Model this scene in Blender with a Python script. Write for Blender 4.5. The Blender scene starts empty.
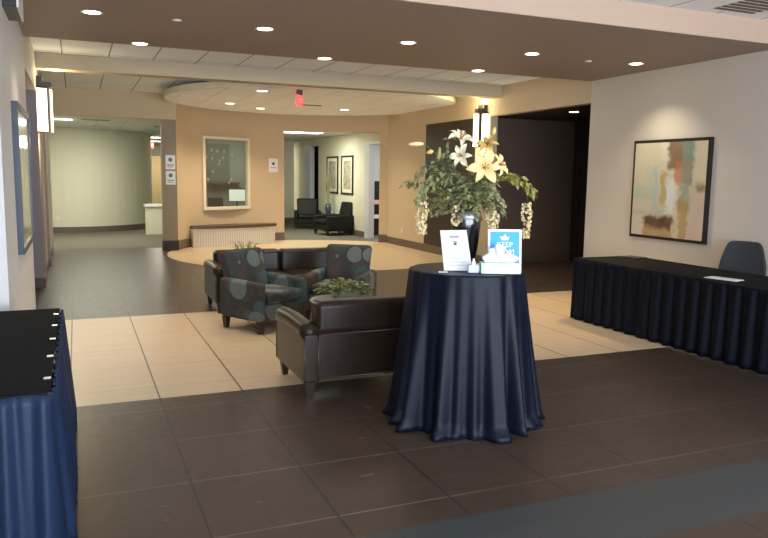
import bpy, bmesh, math, random
from mathutils import Vector, Matrix
random.seed(7)
sc = bpy.context.scene
C = sc.collection
PI = math.pi

# ------------------------------------------------------------------ camera
f, yaw, pit, rol = 723.94343, .4011512, .1280267, .0148024
cam = bpy.data.cameras.new('camera'); co = bpy.data.objects.new('camera', cam); C.objects.link(co)
cy, sy = math.cos(yaw), math.sin(yaw)
fw = Vector((sy*math.cos(pit), cy*math.cos(pit), -math.sin(pit)))
rt0 = Vector((cy, -sy, 0)); up0 = rt0.cross(fw)
rt = math.cos(rol)*rt0 + math.sin(rol)*up0
up = -math.sin(rol)*rt0 + math.cos(rol)*up0
m = Matrix((( rt.x, up.x, -fw.x, 0), (rt.y, up.y, -fw.y, 0), (rt.z, up.z, -fw.z, 1.68), (0, 0, 0, 1)))
co.matrix_world = m
cam.sensor_width = 36; cam.sensor_fit = 'HORIZONTAL'; cam.lens = f/768*36; cam.clip_start = .05; cam.clip_end = 200
sc.camera = co
sc.view_settings.view_transform = 'Standard'; sc.view_settings.look = 'None'
sc.view_settings.exposure = 0.27; sc.view_settings.gamma = 1

# ------------------------------------------------------------------ materials
def mat(name, col, rough=.6, metal=0, noise=0, nscale=8, bump=0, bscale=60, spec=.5, emit=None, estr=0, sheen=0, trans=0, coat=0):
    M = bpy.data.materials.new(name); M.use_nodes = True
    nt = M.node_tree; b = nt.nodes['Principled BSDF']
    b.inputs['Base Color'].default_value = (*col, 1)
    b.inputs['Roughness'].default_value = rough; b.inputs['Metallic'].default_value = metal
    b.inputs['Specular IOR Level'].default_value = spec
    if sheen: b.inputs['Sheen Weight'].default_value = sheen
    if coat: b.inputs['Coat Weight'].default_value = coat; b.inputs['Coat Roughness'].default_value = .15
    if trans: b.inputs['Transmission Weight'].default_value = trans
    if emit: b.inputs['Emission Color'].default_value = (*emit, 1); b.inputs['Emission Strength'].default_value = estr
    tc = nt.nodes.new('ShaderNodeTexCoord')
    if noise:
        n = nt.nodes.new('ShaderNodeTexNoise'); n.inputs['Scale'].default_value = nscale; n.inputs['Detail'].default_value = 4
        nt.links.new(tc.outputs['Object'], n.inputs['Vector'])
        mx = nt.nodes.new('ShaderNodeMix'); mx.data_type = 'RGBA'
        mx.inputs[6].default_value = (*[c*(1-noise) for c in col], 1); mx.inputs[7].default_value = (*[min(1, c*(1+noise)) for c in col], 1)
        nt.links.new(n.outputs[0], mx.inputs[0]); nt.links.new(mx.outputs[2], b.inputs['Base Color'])
    if bump:
        n = nt.nodes.new('ShaderNodeTexNoise'); n.inputs['Scale'].default_value = bscale; n.inputs['Detail'].default_value = 3
        nt.links.new(tc.outputs['Object'], n.inputs['Vector'])
        bp = nt.nodes.new('ShaderNodeBump'); bp.inputs['Strength'].default_value = bump; bp.inputs['Distance'].default_value = .01
        nt.links.new(n.outputs[0], bp.inputs['Height']); nt.links.new(bp.outputs[0], b.inputs['Normal'])
    return M

class G:   # tiny node-math helper on a material
    def __init__(s, M):
        s.nt = M.node_tree; s.b = s.nt.nodes['Principled BSDF']
        g = s.nt.nodes.new('ShaderNodeTexCoord'); sp = s.nt.nodes.new('ShaderNodeSeparateXYZ'); s.tc = g
        s.nt.links.new(g.outputs['Object'], sp.inputs[0]); s.x, s.y, s.z = sp.outputs; s.p = g.outputs['Object']
    def m(s, op, a, b=0, c=0):
        n = s.nt.nodes.new('ShaderNodeMath'); n.operation = op
        for i, v in enumerate((a, b, c)):
            if isinstance(v, (int, float)): n.inputs[i].default_value = v
            else: s.nt.links.new(v, n.inputs[i])
        return n.outputs[0]
    def mix(s, fac, a, b):
        n = s.nt.nodes.new('ShaderNodeMix'); n.data_type = 'RGBA'
        for i, v in ((0, fac), (6, a), (7, b)):
            if isinstance(v, (int, float)): n.inputs[i].default_value = v
            elif isinstance(v, tuple): n.inputs[i].default_value = (*v, 1)
            else: s.nt.links.new(v, n.inputs[i])
        return n.outputs[2]
    def noise(s, sc_, det=4, scale3=None, v=None):
        n = s.nt.nodes.new('ShaderNodeTexNoise'); n.inputs['Scale'].default_value = sc_; n.inputs['Detail'].default_value = det
        src = v or s.p
        if scale3:
            mp = s.nt.nodes.new('ShaderNodeMapping'); mp.inputs['Scale'].default_value = scale3
            s.nt.links.new(src, mp.inputs['Vector']); src = mp.outputs[0]
        s.nt.links.new(src, n.inputs['Vector']); return n.outputs[0]
    def col(s, o): s.nt.links.new(o, s.b.inputs['Base Color'])
    def rough(s, o): s.nt.links.new(o, s.b.inputs['Roughness'])
    def line(s, v, period, off, w):   # 1 on joint lines
        t = s.m('PINGPONG', s.m('SUBTRACT', v, off), period/2)
        return s.m('LESS_THAN', t, w)
    def bump(s, h, st=.3, d=.01):
        bp = s.nt.nodes.new('ShaderNodeBump'); bp.inputs['Strength'].default_value = st; bp.inputs['Distance'].default_value = d
        s.nt.links.new(h, bp.inputs['Height']); s.nt.links.new(bp.outputs[0], s.b.inputs['Normal'])

M = {}
M['paint'] = mat('cream wall paint', (.62, .565, .48), .75, bump=.05, bscale=150)
M['paint_warm'] = mat('tan wall paint', (.58, .47, .31), .75, bump=.05, bscale=150)
M['paint_warm_lit'] = mat('warm lit wall paint', (.56, .43, .275), .7, bump=.05, bscale=150)  # warm light on the curved wall is put into this base colour
M['paint_green'] = mat('pale green grey paint', (.64, .62, .48), .8, bump=.05, bscale=150)
M['beam'] = mat('tan beam paint', (.50, .41, .28), .75, bump=.05, bscale=150)
M['paint_cool'] = mat('white wall paint', (.68, .66, .64), .6, bump=.05, bscale=150)
M['mauve'] = mat('mauve grey paint', (.30, .25, .25), .6, noise=.05)
M['soffit'] = mat('brown soffit paint', (.30, .225, .18), .7, noise=.03)
M['soffit_face'] = mat('tan fascia paint', (.58, .41, .30), .7, noise=.02)
M['darkwood'] = mat('dark brown panelling', (.034, .023, .017), .45, noise=.2, nscale=3, spec=.3)
M['recess'] = mat('brown recess panelling', (.15, .105, .08), .5, noise=.15, nscale=3)
M['darker'] = mat('near black panelling', (.018, .013, .012), .5, noise=.2)
M['post'] = mat('taupe post paint', (.27, .22, .16), .6, noise=.03)
M['base'] = mat('brown baseboard', (.13, .095, .07), .5, noise=.1)
M['white'] = mat('white', (.8, .8, .78), .5, noise=.02)
M['cream'] = mat('cream trim', (.75, .68, .52), .5, noise=.02)
M['jamb'] = mat('pale blue white door jamb', (.6, .62, .66), .4, noise=.02)
M['metal_dark'] = mat('dark bronze metal', (.07, .06, .055), .4, .7, noise=.1)
M['black'] = mat('black plastic', (.015, .015, .017), .4, noise=.1)
M['blackframe'] = mat('black picture frame', (.008, .008, .008), .5, noise=.1)
M['blueframe'] = mat('slate blue picture frame', (.035, .05, .07), .35, noise=.1)
M['glass'] = mat('glass', (.9, .95, .95), .02, trans=1)
M['chrome'] = mat('silver clip', (.7, .7, .68), .3, .9, noise=.05)
M['woodleg'] = mat('espresso wood', (.03, .018, .012), .35, noise=.2)
M['red'] = mat('red exit sign', (.8, .05, .05), .4, emit=(1, .1, .1), estr=1.2)
def emis(n, c, s): return mat(n, c, .5, emit=c, estr=s)
M['lamp'] = emis('lamp lens', (1, .88, .68), 11)
M['lampdisc'] = emis('disc lamp lens', (1, .85, .6), 9)
M['sconce'] = emis('sconce glass', (1, .9, .68), 2.6)
M['troffer'] = emis('troffer lens', (1, 1, .95), 4)

# floor
mf = M['floor'] = mat('tile floor', (.1, .08, .06), .35); g = G(mf)
n1 = g.noise(1.3, 6); n2 = g.noise(14, 5)
dark = g.mix(n1, (.040, .025, .016), (.086, .053, .034)); dark = g.mix(g.m('MULTIPLY', n2, .3), dark, (.045, .045, .045))
tl = g.noise(1, 3, (1.2, 14, 1))
tan = g.mix(tl, (.55, .415, .27), (.66, .51, .345))
fx = g.m('FLOOR', g.m('DIVIDE', g.m('ADD', g.x, .1), .62)); fy = g.m('FLOOR', g.m('DIVIDE', g.m('SUBTRACT', g.y, 3.22), .67))
rnd = g.m('FRACT', g.m('MULTIPLY', g.m('SINE', g.m('ADD', g.m('MULTIPLY', fx, 12.9898), g.m('MULTIPLY', fy, 78.233))), 43758.5))
dark = g.mix(g.m('MULTIPLY', rnd, .35), dark, (.055, .036, .026))
lx = g.line(g.x, .62, -.1, .0065); ly = g.line(g.y, .67, 3.22, .005); ly = g.m('MULTIPLY', ly, g.m('MAXIMUM', g.m('GREATER_THAN', g.x, .52), g.line(g.y, 1.34, 3.89-1.34, .006)))
lyt = g.line(g.y, .68, 5.81, .005)
fade = g.noise(1.1, 2)
dark = g.mix(g.m('MULTIPLY', ly, g.m('MULTIPLY', fade, 1.1)), dark, (.22, .18, .15)); dark = g.mix(g.m('MULTIPLY', lx, .75), dark, (.015, .012, .01))
scr = g.m('GREATER_THAN', g.noise(3, 8, (1.5, 6, 1)), .70); dark = g.mix(g.m('MULTIPLY', scr, .35), dark, (.26, .2, .17))
tan = g.mix(g.m('MULTIPLY', lyt, .55), tan, (.3, .22, .14)); tan = g.mix(g.m('MULTIPLY', lx, .9), tan, (.08, .05, .03))
band = g.m('MULTIPLY', g.m('GREATER_THAN', g.y, 5.49), g.m('LESS_THAN', g.y, 8.85))
def dist(cx, cyy): return g.m('SQRT', g.m('ADD', g.m('POWER', g.m('SUBTRACT', g.x, cx), 2), g.m('POWER', g.m('SUBTRACT', g.y, cyy), 2)))
dc = dist(4.88, 15.1)
inw = g.m('LESS_THAN', dist(4.75, 15.1), 3.02)
cir = g.m('MULTIPLY', g.m('LESS_THAN', dc, 3.22), g.m('MAXIMUM', inw, g.m('LESS_THAN', g.y, 16.2)))
ctan = g.mix(tl, (.60, .46, .29), (.68, .53, .34))
carp = g.mix(g.noise(60, 2), (.10, .095, .07), (.16, .15, .115))
carm = g.m('MULTIPLY', g.m('GREATER_THAN', g.y, 16.9), g.m('SUBTRACT', 1, inw))
stripe = g.m('MULTIPLY', g.m('GREATER_THAN', g.y, 2.485), g.m('LESS_THAN', g.y, 2.99))
sc1 = g.mix(n2, (.038, .040, .040), (.058, .06, .060))
c = g.mix(carm, dark, carp); c = g.mix(stripe, c, sc1); c = g.mix(band, c, tan); c = g.mix(cir, c, ctan)
g.col(c)
r = g.m('ADD', .26, g.m('MULTIPLY', n2, .16)); r = g.m('ADD', r, g.m('MULTIPLY', carm, .5)); g.rough(r)
g.b.inputs['Specular IOR Level'].default_value = .30

# ceiling tiles
def tilemat(n, base, ln=(.25, .25, .24), dx=.62, dy=1.24, ox=-.12, oy=.25, w=.009, rot=0):
    t = mat(n, base, .85); q = G(t)
    if rot:
        a = math.radians(rot)
        X = q.m('ADD', q.m('MULTIPLY', q.x, math.cos(a)), q.m('MULTIPLY', q.y, math.sin(a)))
        Y = q.m('SUBTRACT', q.m('MULTIPLY', q.y, math.cos(a)), q.m('MULTIPLY', q.x, math.sin(a)))
    else: X, Y = q.x, q.y
    l = q.m('MAXIMUM', q.line(X, dx, ox, w), q.line(Y, dy, oy, w))
    sp = q.noise(40, 4)
    q.col(q.mix(l, q.mix(sp, tuple(v*.93 for v in base), base), ln)); return t
M['tile'] = tilemat('acoustic tile', (.90, .94, .98))
M['tile_disc'] = tilemat('disc acoustic tile', (.92, .95, .98), (.5, .49, .48), .62, .62, 0, 0, .006, 0)
M['tile_front'] = tilemat('front acoustic tile', (.9, .9, .9))

# leather, fabric, cloth
M['leather'] = mat('dark brown leather', (.024, .0145, .010), .30, noise=.3, nscale=5, bump=.12, bscale=90, spec=.26)
M['leather_seat'] = mat('red brown leather seat', (.20, .055, .03), .4, noise=.2, bump=.1, bscale=90)
M['leather_piping'] = mat('leather piping', (.06, .035, .028), .3, noise=.1)
M['black_leather'] = mat('black leather', (.010, .009, .009), .5, noise=.2, spec=.25)
M['grey_fabric'] = mat('charcoal fabric', (.026, .028, .031), .75, noise=.15, nscale=60, sheen=.08)
fb = M['dots'] = mat('dotted upholstery', (.06, .055, .05), .85); q = G(fb)
col = q.mix(q.noise(3, 3), (.022, .024, .023), (.042, .037, .032))
for k, (scl, th, c1, seed) in enumerate(((4.2, .50, (.032, .050, .050), 0), (4.6, .40, (.055, .038, .026), 11.7), (3.9, .42, (.048, .078, .074), 2.2), (3.6, .40, (.12, .145, .135), 5.3))):
    mp = q.nt.nodes.new('ShaderNodeMapping'); mp.inputs['Location'].default_value = (seed, seed*.7, seed*.3)
    q.nt.links.new(q.p, mp.inputs['Vector'])
    v = q.nt.nodes.new('ShaderNodeTexVoronoi'); v.inputs['Scale'].default_value = scl; v.inputs['Randomness'].default_value = .8
    q.nt.links.new(mp.outputs[0], v.inputs['Vector'])
    sxyz = q.nt.nodes.new('ShaderNodeSeparateColor'); q.nt.links.new(v.outputs['Color'], sxyz.inputs[0])
    rad = q.m('ADD', th*.75, q.m('MULTIPLY', sxyz.outputs[0], th*.5))
    on = q.m('MULTIPLY', q.m('LESS_THAN', v.outputs['Distance'], rad), q.m('GREATER_THAN', sxyz.outputs[1], .35))
    col = q.mix(q.m('MULTIPLY', on, .85), col, c1)
q.col(col)
M['navy'] = mat('black navy satin', (.0032, .0055, .014), .42, noise=.15, nscale=30, spec=.17)
M['navy_top'] = mat('black cloth', (.0035, .004, .0055), .85, noise=.1, nscale=60, spec=.12)
M['skirt'] = mat('black navy pleated cloth', (.003, .004, .009), .6, noise=.1, nscale=30, spec=.12)
M['blue_skirt'] = mat('navy blue satin', (.010, .021, .052), .45, noise=.15, nscale=12, spec=.25)
M['leaf'] = mat('dusty green leaf', (.25, .255, .11), .55, noise=.35, nscale=20)
M['leaf2'] = mat('yellow green leaf', (.30, .28, .07), .5, noise=.3, nscale=20)
M['leaf3'] = mat('bright green leaf', (.15, .19, .045), .5, noise=.4, nscale=20)
M['stem'] = mat('green stem', (.08, .10, .04), .6, noise=.2)
M['petal_white'] = mat('cream white petal', (.85, .78, .52), .5, noise=.1, nscale=20)
M['petal_gold'] = mat('golden petal', (.75, .50, .14), .5, noise=.25, nscale=25)
M['petal_mix'] = mat('cream and gold petal', (.85, .66, .28), .5, noise=.2, nscale=30)
M['blossom'] = mat('cream blossom', (.80, .64, .36), .5, noise=.25, nscale=60)
M['pollen'] = mat('rust stamen', (.35, .12, .03), .7, noise=.2)
M['vase'] = mat('black glazed ceramic', (.008, .009, .012), .12, noise=.2, coat=.5)
M['vaseband'] = mat('pewter band', (.25, .24, .23), .3, .6, noise=.3, nscale=30)
M['paper'] = mat('white paper', (.78, .79, .80), .5, noise=.01)
M['ink'] = mat('dark ink', (.05, .08, .08), .6, noise=.05)
M['inkgrey'] = mat('grey ink', (.35, .38, .38), .6, noise=.05)
M['teal'] = mat('teal print', (.05, .20, .25), .6, noise=.05)
M['cyan'] = mat('cyan print', (.008, .30, .66), .4, noise=.06, nscale=3)
M['pink'] = mat('pink card', (.70, .35, .32), .5, noise=.05)
M['mint'] = mat('mint cardboard', (.50, .72, .56), .5, noise=.05)
M['lavender'] = mat('pale lavender plastic', (.50, .55, .75), .3, noise=.05)
M['pot'] = mat('grey ceramic pot', (.35, .35, .33), .4, noise=.1)
M['soil'] = mat('soil', (.03, .02, .015), .9, noise=.3)
M['bench_front'] = mat('ribbed off white panel', (.68, .64, .56), .6); q = G(M['bench_front'])
q.bump(q.m('SINE', q.m('MULTIPLY', q.x, 110)), .35, .01); q.col(q.mix(q.m('LESS_THAN', q.m('SINE', q.m('MULTIPLY', q.x, 110)), -.7), (.70, .66, .58), (.5, .46, .4)))
M['bench_top'] = mat('walnut bench top', (.10, .06, .04), .4, noise=.3)
M['tanpanel'] = mat('tan laminate', (.42, .30, .15), .5, noise=.1)
M['office'] = mat('office green grey paint', (.13, .135, .10), .7, noise=.05)
M['office_wall'] = mat('office grey paint', (.27, .26, .22), .8, noise=.04)
M['screen'] = mat('monitor screen', (.5, .5, .42), .4, emit=(.8, .85, .7), estr=.5)

# abstract painting (procedural)
ap = M['abstract'] = mat('abstract canvas', (.7, .65, .5), .5); q = G(ap)
# object coords: y across (0 left in photo .. 1), z up (0..1)
u = q.m('ADD', q.x, 0); v_ = q.m('ADD', q.z, 0)
w1 = q.noise(2.2, 5); w2 = q.noise(7, 6, (1, 1, .4)); wob = q.m('MULTIPLY', q.m('SUBTRACT', w2, .5), .12)
w3 = q.noise(14, 8); U = q.m('ADD', q.m('ADD', u, wob), q.m('MULTIPLY', q.m('SUBTRACT', w3, .5), .14)); V = q.m('ADD', q.m('ADD', v_, q.m('MULTIPLY', q.m('SUBTRACT', w1, .5), .16)), q.m('MULTIPLY', q.m('SUBTRACT', q.noise(11, 8), .5), .10))
def ss(X_, a, w_=.05):
    o_ = q.m('ADD', q.m('DIVIDE', q.m('SUBTRACT', X_, a), w_), .5); o_.node.use_clamp = True; return o_
def box(a, b, c_, d): return q.m('MULTIPLY', q.m('MULTIPLY', ss(U, a), ss(U, b, -.05)), q.m('MULTIPLY', ss(V, c_), ss(V, d, -.05)))
cc = q.mix(w1, (.62, .60, .38), (.60, .54, .42))
for (a, b, c_, d, k, al) in ((0, .45, .0, .45, (.58, .52, .40), .8), (.0, .32, .40, .55, (.42, .52, .42), .7), (.30, .36, .3, .75, (.40, .52, .50), .8), (.40, .50, .35, .68, (.48, .36, .14), .85),
    (.50, .62, .25, .60, (.72, .74, .72), .8), (.20, .27, .45, .75, (.55, .55, .42), .7), (.50, .82, .70, 1.1, (.20, .12, .07), .9), (.60, .85, .55, .78, (.52, .15, .06), .75),
    (.68, .88, .3, 1.1, (.17, .27, .22), .7), (.66, .80, .0, .40, (.42, .27, .09), .9), (.18, .62, -.1, .20, (.42, .27, .10), .9), (.20, .60, .09, .22, (.11, .05, .04), .9),
    (.80, 1.1, .0, .52, (.60, .45, .36), .9), (.84, 1.1, .50, 1.1, (.62, .52, .36), .85), (.88, 1.1, .5, .56, (.18, .13, .07), .8), (.0, .5, .24, .27, (.32, .40, .36), .6), (.40, .48, .8, 1.1, (.7, .65, .5), .6)):
    cc = q.mix(q.m('MULTIPLY', box(a, b, c_, d), q.m('ADD', al-.25, q.m('MULTIPLY', w2, .5))), cc, k)
q.col(cc)
ap2 = M['abstract2'] = mat('pale abstract print', (.6, .55, .4), .15); q = G(ap2)
q.col(q.mix(q.noise(3, 5), (.34, .27, .12), (.75, .70, .55)))
M['botanic'] = mat('beige framed print', (.36, .34, .24), .6); q = G(M['botanic']); q.col(q.mix(q.m('GREATER_THAN', q.noise(9, 5), .55), (.38, .36, .26), (.22, .22, .16)))

# ------------------------------------------------------------------ mesh builder
class MB:
    def __init__(s): s.v = []; s.f = []; s.T = Matrix.Identity(4)
    def add(s, vs, fs):
        n = len(s.v); s.v += [tuple(s.T @ Vector(p)) for p in vs]; s.f += [tuple(i+n for i in q) for q in fs]; return s
    def box(s, x0, x1, y0, y1, z0, z1):
        vs = [(x, y, z) for z in (z0, z1) for y in (y0, y1) for x in (x0, x1)]
        return s.add(vs, [(0, 2, 3, 1), (4, 5, 7, 6), (0, 1, 5, 4), (2, 6, 7, 3), (0, 4, 6, 2), (1, 3, 7, 5)])
    def hexa(s, b, t):   # bottom quad, top quad (ccw)
        return s.add(list(b)+list(t), [(3, 2, 1, 0), (4, 5, 6, 7), (0, 1, 5, 4), (1, 2, 6, 5), (2, 3, 7, 6), (3, 0, 4, 7)])
    def lathe(s, prof, n=32, c=(0, 0), a0=0, a1=2*PI, rf=None, caps=True):
        full = abs(a1-a0-2*PI) < 1e-6; k = n if full else n+1; vs = []
        for j, (r, z) in enumerate(prof):
            for i in range(k):
                a = a0+(a1-a0)*i/n; rr = rf(r, z, a, j) if rf else r
                vs.append((c[0]+rr*math.cos(a), c[1]+rr*math.sin(a), z))
        fs = []
        for j in range(len(prof)-1):
            for i in range(n if full else k-1):
                i2 = (i+1) % k; fs.append((j*k+i, j*k+i2, (j+1)*k+i2, (j+1)*k+i))
        s.add(vs, fs)
        if full and caps:
            if prof[0][0] > 1e-5: s.add(vs[:k], [tuple(range(k))[::-1]])
            if prof[-1][0] > 1e-5: s.add(vs[-k:], [tuple(range(k))])
        return s
    def tube(s, pts, rad, n=8):
        P = [Vector(p) for p in pts]; R = rad if isinstance(rad, (list, tuple)) else [rad]*len(P); vs = []
        ref = Vector((0, 0, 1))
        for i, p in enumerate(P):
            t = (P[min(i+1, len(P)-1)]-P[max(i-1, 0)]).normalized()
            u_ = t.cross(ref)
            if u_.length < .1: u_ = t.cross(Vector((1, 0, 0)))
            u_.normalize(); w = t.cross(u_)
            for k in range(n):
                a = 2*PI*k/n; vs.append(tuple(p+R[i]*(math.cos(a)*u_+math.sin(a)*w)))
        fs = [(i*n+k, i*n+(k+1) % n, (i+1)*n+(k+1) % n, (i+1)*n+k) for i in range(len(P)-1) for k in range(n)]
        fs += [tuple(range(n))[::-1], tuple((len(P)-1)*n+k for k in range(n))]
        return s.add(vs, fs)
    def grid(s, rows):
        m_ = len(rows[0]); vs = [p for r_ in rows for p in r_]
        return s.add(vs, [(j*m_+i, j*m_+i+1, (j+1)*m_+i+1, (j+1)*m_+i) for j in range(len(rows)-1) for i in range(m_-1)])
    def build(s, name, m_, parent=None, smooth=False, bevel=0, seg=2, sub=0, loc=(0, 0, 0), rz=0, solid=0):
        me = bpy.data.meshes.new(name); me.from_pydata(s.v, [], s.f); me.update()
        bm = bmesh.new(); bm.from_mesh(me); bmesh.ops.recalc_face_normals(bm, faces=bm.faces); bm.to_mesh(me); bm.free()
        me.materials.append(m_ if not isinstance(m_, str) else M[m_])
        if smooth: me.polygons.foreach_set('use_smooth', [True]*len(me.polygons))
        o = bpy.data.objects.new(name, me); C.objects.link(o); o.location = loc; o.rotation_euler = (0, 0, rz)
        if parent: o.parent = parent
        if solid: d = o.modifiers.new('s', 'SOLIDIFY'); d.thickness = solid
        if sub: d = o.modifiers.new('u', 'SUBSURF'); d.levels = d.render_levels = sub
        if bevel:
            d = o.modifiers.new('b', 'BEVEL'); d.width = bevel; d.segments = seg; d.limit_method = 'ANGLE'
            if smooth: o.modifiers.new('w', 'WEIGHTED_NORMAL')
        return o
def tag(o, label=None, cat=None, group=None, kind=None):
    if label: o['label'] = label
    if cat: o['category'] = cat
    if group: o['group'] = group
    if kind: o['kind'] = kind
    return o
def empty(name, loc=(0, 0, 0), rz=0, label=None, cat=None, group=None):
    o = bpy.data.objects.new(name, None); C.objects.link(o); o.location = loc; o.rotation_euler = (0, 0, rz)
    o.empty_display_size = .1
    return tag(o, label, cat, group)
def struct(o): o['kind'] = 'structure'; return o
def B(*a): return MB().box(*a)
def dup(r, loc, rz=None, label=None, group=None):
    c_ = r.copy(); C.objects.link(c_); c_.location = loc
    if rz is not None: c_.rotation_euler = (0, 0, rz)
    if label: c_['label'] = label
    if group: c_['group'] = group
    for ch in list(r.children):
        d = ch.copy(); C.objects.link(d); d.parent = c_
        for gg in list(ch.children): e = gg.copy(); C.objects.link(e); e.parent = d
    return c_
def text(s, size, m_, parent, loc, rot, name='lettering', ext=.0006, align='CENTER'):
    cu = bpy.data.curves.new(name, 'FONT'); cu.body = s; cu.size = size; cu.extrude = ext; cu.align_x = align
    t = bpy.data.objects.new('t', cu); C.objects.link(t); dg = bpy.context.evaluated_depsgraph_get(); dg.update()
    me = bpy.data.meshes.new_from_object(t.evaluated_get(dg)); bpy.data.objects.remove(t)
    me.materials.clear(); me.materials.append(M[m_]); o = bpy.data.objects.new(name, me); C.objects.link(o)
    o.location = loc; o.rotation_euler = rot
    if parent: o.parent = parent
    return o

# ------------------------------------------------------------------ setting
ZS, ZU, ZF = 3.14, 3.34, 3.375
XL, XR = -.475, 7.2
struct(B(-3.5, 10.5, -3, 31, -.15, 0).build('floor', 'floor'))
# ceilings
struct(B(-2.2, 7.35, -3, 5.78, ZF, ZF+.1).build('ceiling', 'tile_front'))
struct(B(XL-.15, XR+.15, 5.78, 9.10, ZS, ZF+.1).build('ceiling', 'soffit'))
struct(B(XL, XR, 5.755, 5.78, ZS, ZF).build('trim_1', 'soffit_face'))
struct(B(XL-.15, XR+.15, 9.10, 16.35, ZU, ZU+.1).build('ceiling', 'tile'))
struct(B(XL, XR, 11.60, 11.90, 3.125, ZU).build('trim_2', 'beam'))     # cross beam
# walls left
struct(B(XL-.15, XL, 5.93, 9.02, 0, ZU).build('wall_left', 'paint_cool'))
struct(B(XL-.15, XL, 9.02, 11.5, 2.8, ZU).build('wall_left', 'paint'))
struct(B(XL-.25, XL, 11.5, 12.25, 0, ZU).build('wall_left', 'mauve'))
struct(B(XL-.25, XL-.03, 12.25, 16.2, 0, ZU).build('wall_left', 'paint'))
struct(B(XL-.25, XL-.0, 14.0, 14.25, 0, ZU).build('wall_left', 'mauve'))
struct(B(-2.2, XL, 5.78, 5.93, 0, ZF).build('wall_left', 'paint_cool'))
struct(B(-2.2, -2.05, -3, 5.78, 0, ZF).build('wall_left', 'paint'))
struct(MB().box(-2.5, -.725, 12.1, 12.25, 0, 2.8).box(-2.65, -2.5, 8.87, 12.25, 0, 2.8).box(-2.65, -.625, 8.87, 9.02, 0, 2.8).box(-2.65, -.63, 8.87, 12.25, 2.8, 2.9).build('wall_left', 'darkwood'))
struct(B(XL-.01, XL+.012, 5.78, 9.02, 0, .12).build('baseboard_left', 'base'))
struct(MB().box(XL-.26, XL+.012, 11.49, 12.26, 0, .14).box(XL-.04, XL-.015, 12.26, 16.2, 0, .14).box(XL-.26, XL+.012, 13.99, 14.26, 0, .14).build('baseboard_left', 'base'))
# walls right
struct(B(XR, XR+.15, -3, 9.07, 0, ZF).build('wall_right', 'paint'))
struct(B(XR, XR+.15, 9.07, 11.95, 2.82, ZU).build('wall_right', 'paint_warm'))
struct(B(XR, XR+.15, 11.95, 12.5, 0, ZU).build('wall_right', 'paint_warm'))
struct(B(XR, XR+.15, 12.5, 14.7, 2.82, ZU).build('wall_right', 'paint_warm'))
struct(B(XR, XR+.15, 12.5, 14.7, 0, 2.82).build('wall_right', 'darkwood'))
struct(B(XR, XR+.15, 14.7, 17.02, 0, ZU).build('wall_right', 'paint_warm'))
struct(B(XR+.15, 9.4, 12.3, 12.45, 0, 2.82).build('wall_right', 'recess'))
struct(B(XR+.15, 9.4, 8.92, 9.07, 0, 2.82).build('wall_right', 'darkwood'))
struct(MB().box(9.4, 9.55, 8.92, 12.45, 0, 2.82).build('wall_right', 'darker'))
struct(B(XR+.15, 9.4, 9.07, 12.3, 2.82, 2.92).build('ceiling', 'darkwood'))
struct(MB().box(9.34, 9.40, 12.02, 12.1, 0, 2.5).box(9.34, 9.40, 10.5, 10.58, 0, 2.5).box(9.34, 9.4, 10.5, 12.1, 2.5, 2.58).build('door_1', 'darkwood'))
struct(B(9.365, 9.40, 10.58, 12.02, .01, 2.5).build('door_2', 'darker'))
struct(MB().box(XR-.015, XR, -3, 9.07, 0, .14).box(XR-.015, XR, 11.95, 17.0, 0, .17).box(XR+.15, 9.34, 12.285, 12.3, 0, .15).build('baseboard_right', 'base'))
struct(MB().box(XR-.012, XR, 9.0, 9.07, 0, 2.87).build('trim_3', 'paint')) if False else None
# far header and post
struct(B(XL-.15, 2.0, 16.2, 16.35, 2.80, ZU).build('wall_far', 'paint_warm'))
struct(B(1.70, 2.0, 16.2, 16.45, 0, 2.8).build('wall_far', 'post'))
struct(B(1.685, 2.01, 16.185, 16.46, 0, .22).build('baseboard_far', 'darkwood'))
# curved wall
CX, CY, RW = 4.75, 15.1, 3.0
def arc(a0, a1, z0, z1, th=.15, n=24, r=RW):
    mb = MB(); vs = []; fs = []
    for i in range(n+1):
        a = math.radians(a0+(a1-a0)*i/n)
        for rr in (r, r+th):
            for z in (z0, z1): vs.append((CX+rr*math.cos(a), CY+rr*math.sin(a), z))
    for i in range(n):
        k = 4*i; fs += [(k, k+1, k+5, k+4), (k+2, k+6, k+7, k+3), (k+1, k+3, k+7, k+5), (k, k+4, k+6, k+2)]
    fs += [(0, 2, 3, 1), (4*n, 4*n+1, 4*n+3, 4*n+2)]
    return mb.add(vs, fs)
def ang(x, y): return math.degrees(math.atan2(y-CY, x-CX))
aA, aB, aC, aD = ang(1.97, 16.22), ang(4.88, 18.1), ang(7.06, 17.02), ang(7.2, 16.83)   # 158 .. 87 .. 42 .. 35
wl, wr = ang(2.73, 17.31), ang(3.93, 17.99)
struct(arc(wl, aA, 0, ZU).build('wall_far', 'paint_warm_lit', smooth=False))
struct(arc(aB, wr, 0, ZU).build('wall_far', 'paint_warm_lit'))
struct(arc(wr, wl, 0, .86).build('wall_far', 'paint_warm_lit'))
struct(arc(wr, wl, 2.50, ZU).build('wall_far', 'paint_warm_lit'))
struct(arc(aC, aB, 2.77, ZU).build('wall_far', 'paint_warm_lit'))
struct(arc(aD-2, aC, 0, ZU).build('wall_far', 'paint_warm_lit'))
struct(arc(aB, aA, 0, .2, .02, r=RW-.02).build('baseboard_far', 'base'))
struct(arc(aD, aC, 0, .2, .02, r=RW-.02).build('baseboard_far', 'base'))
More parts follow.
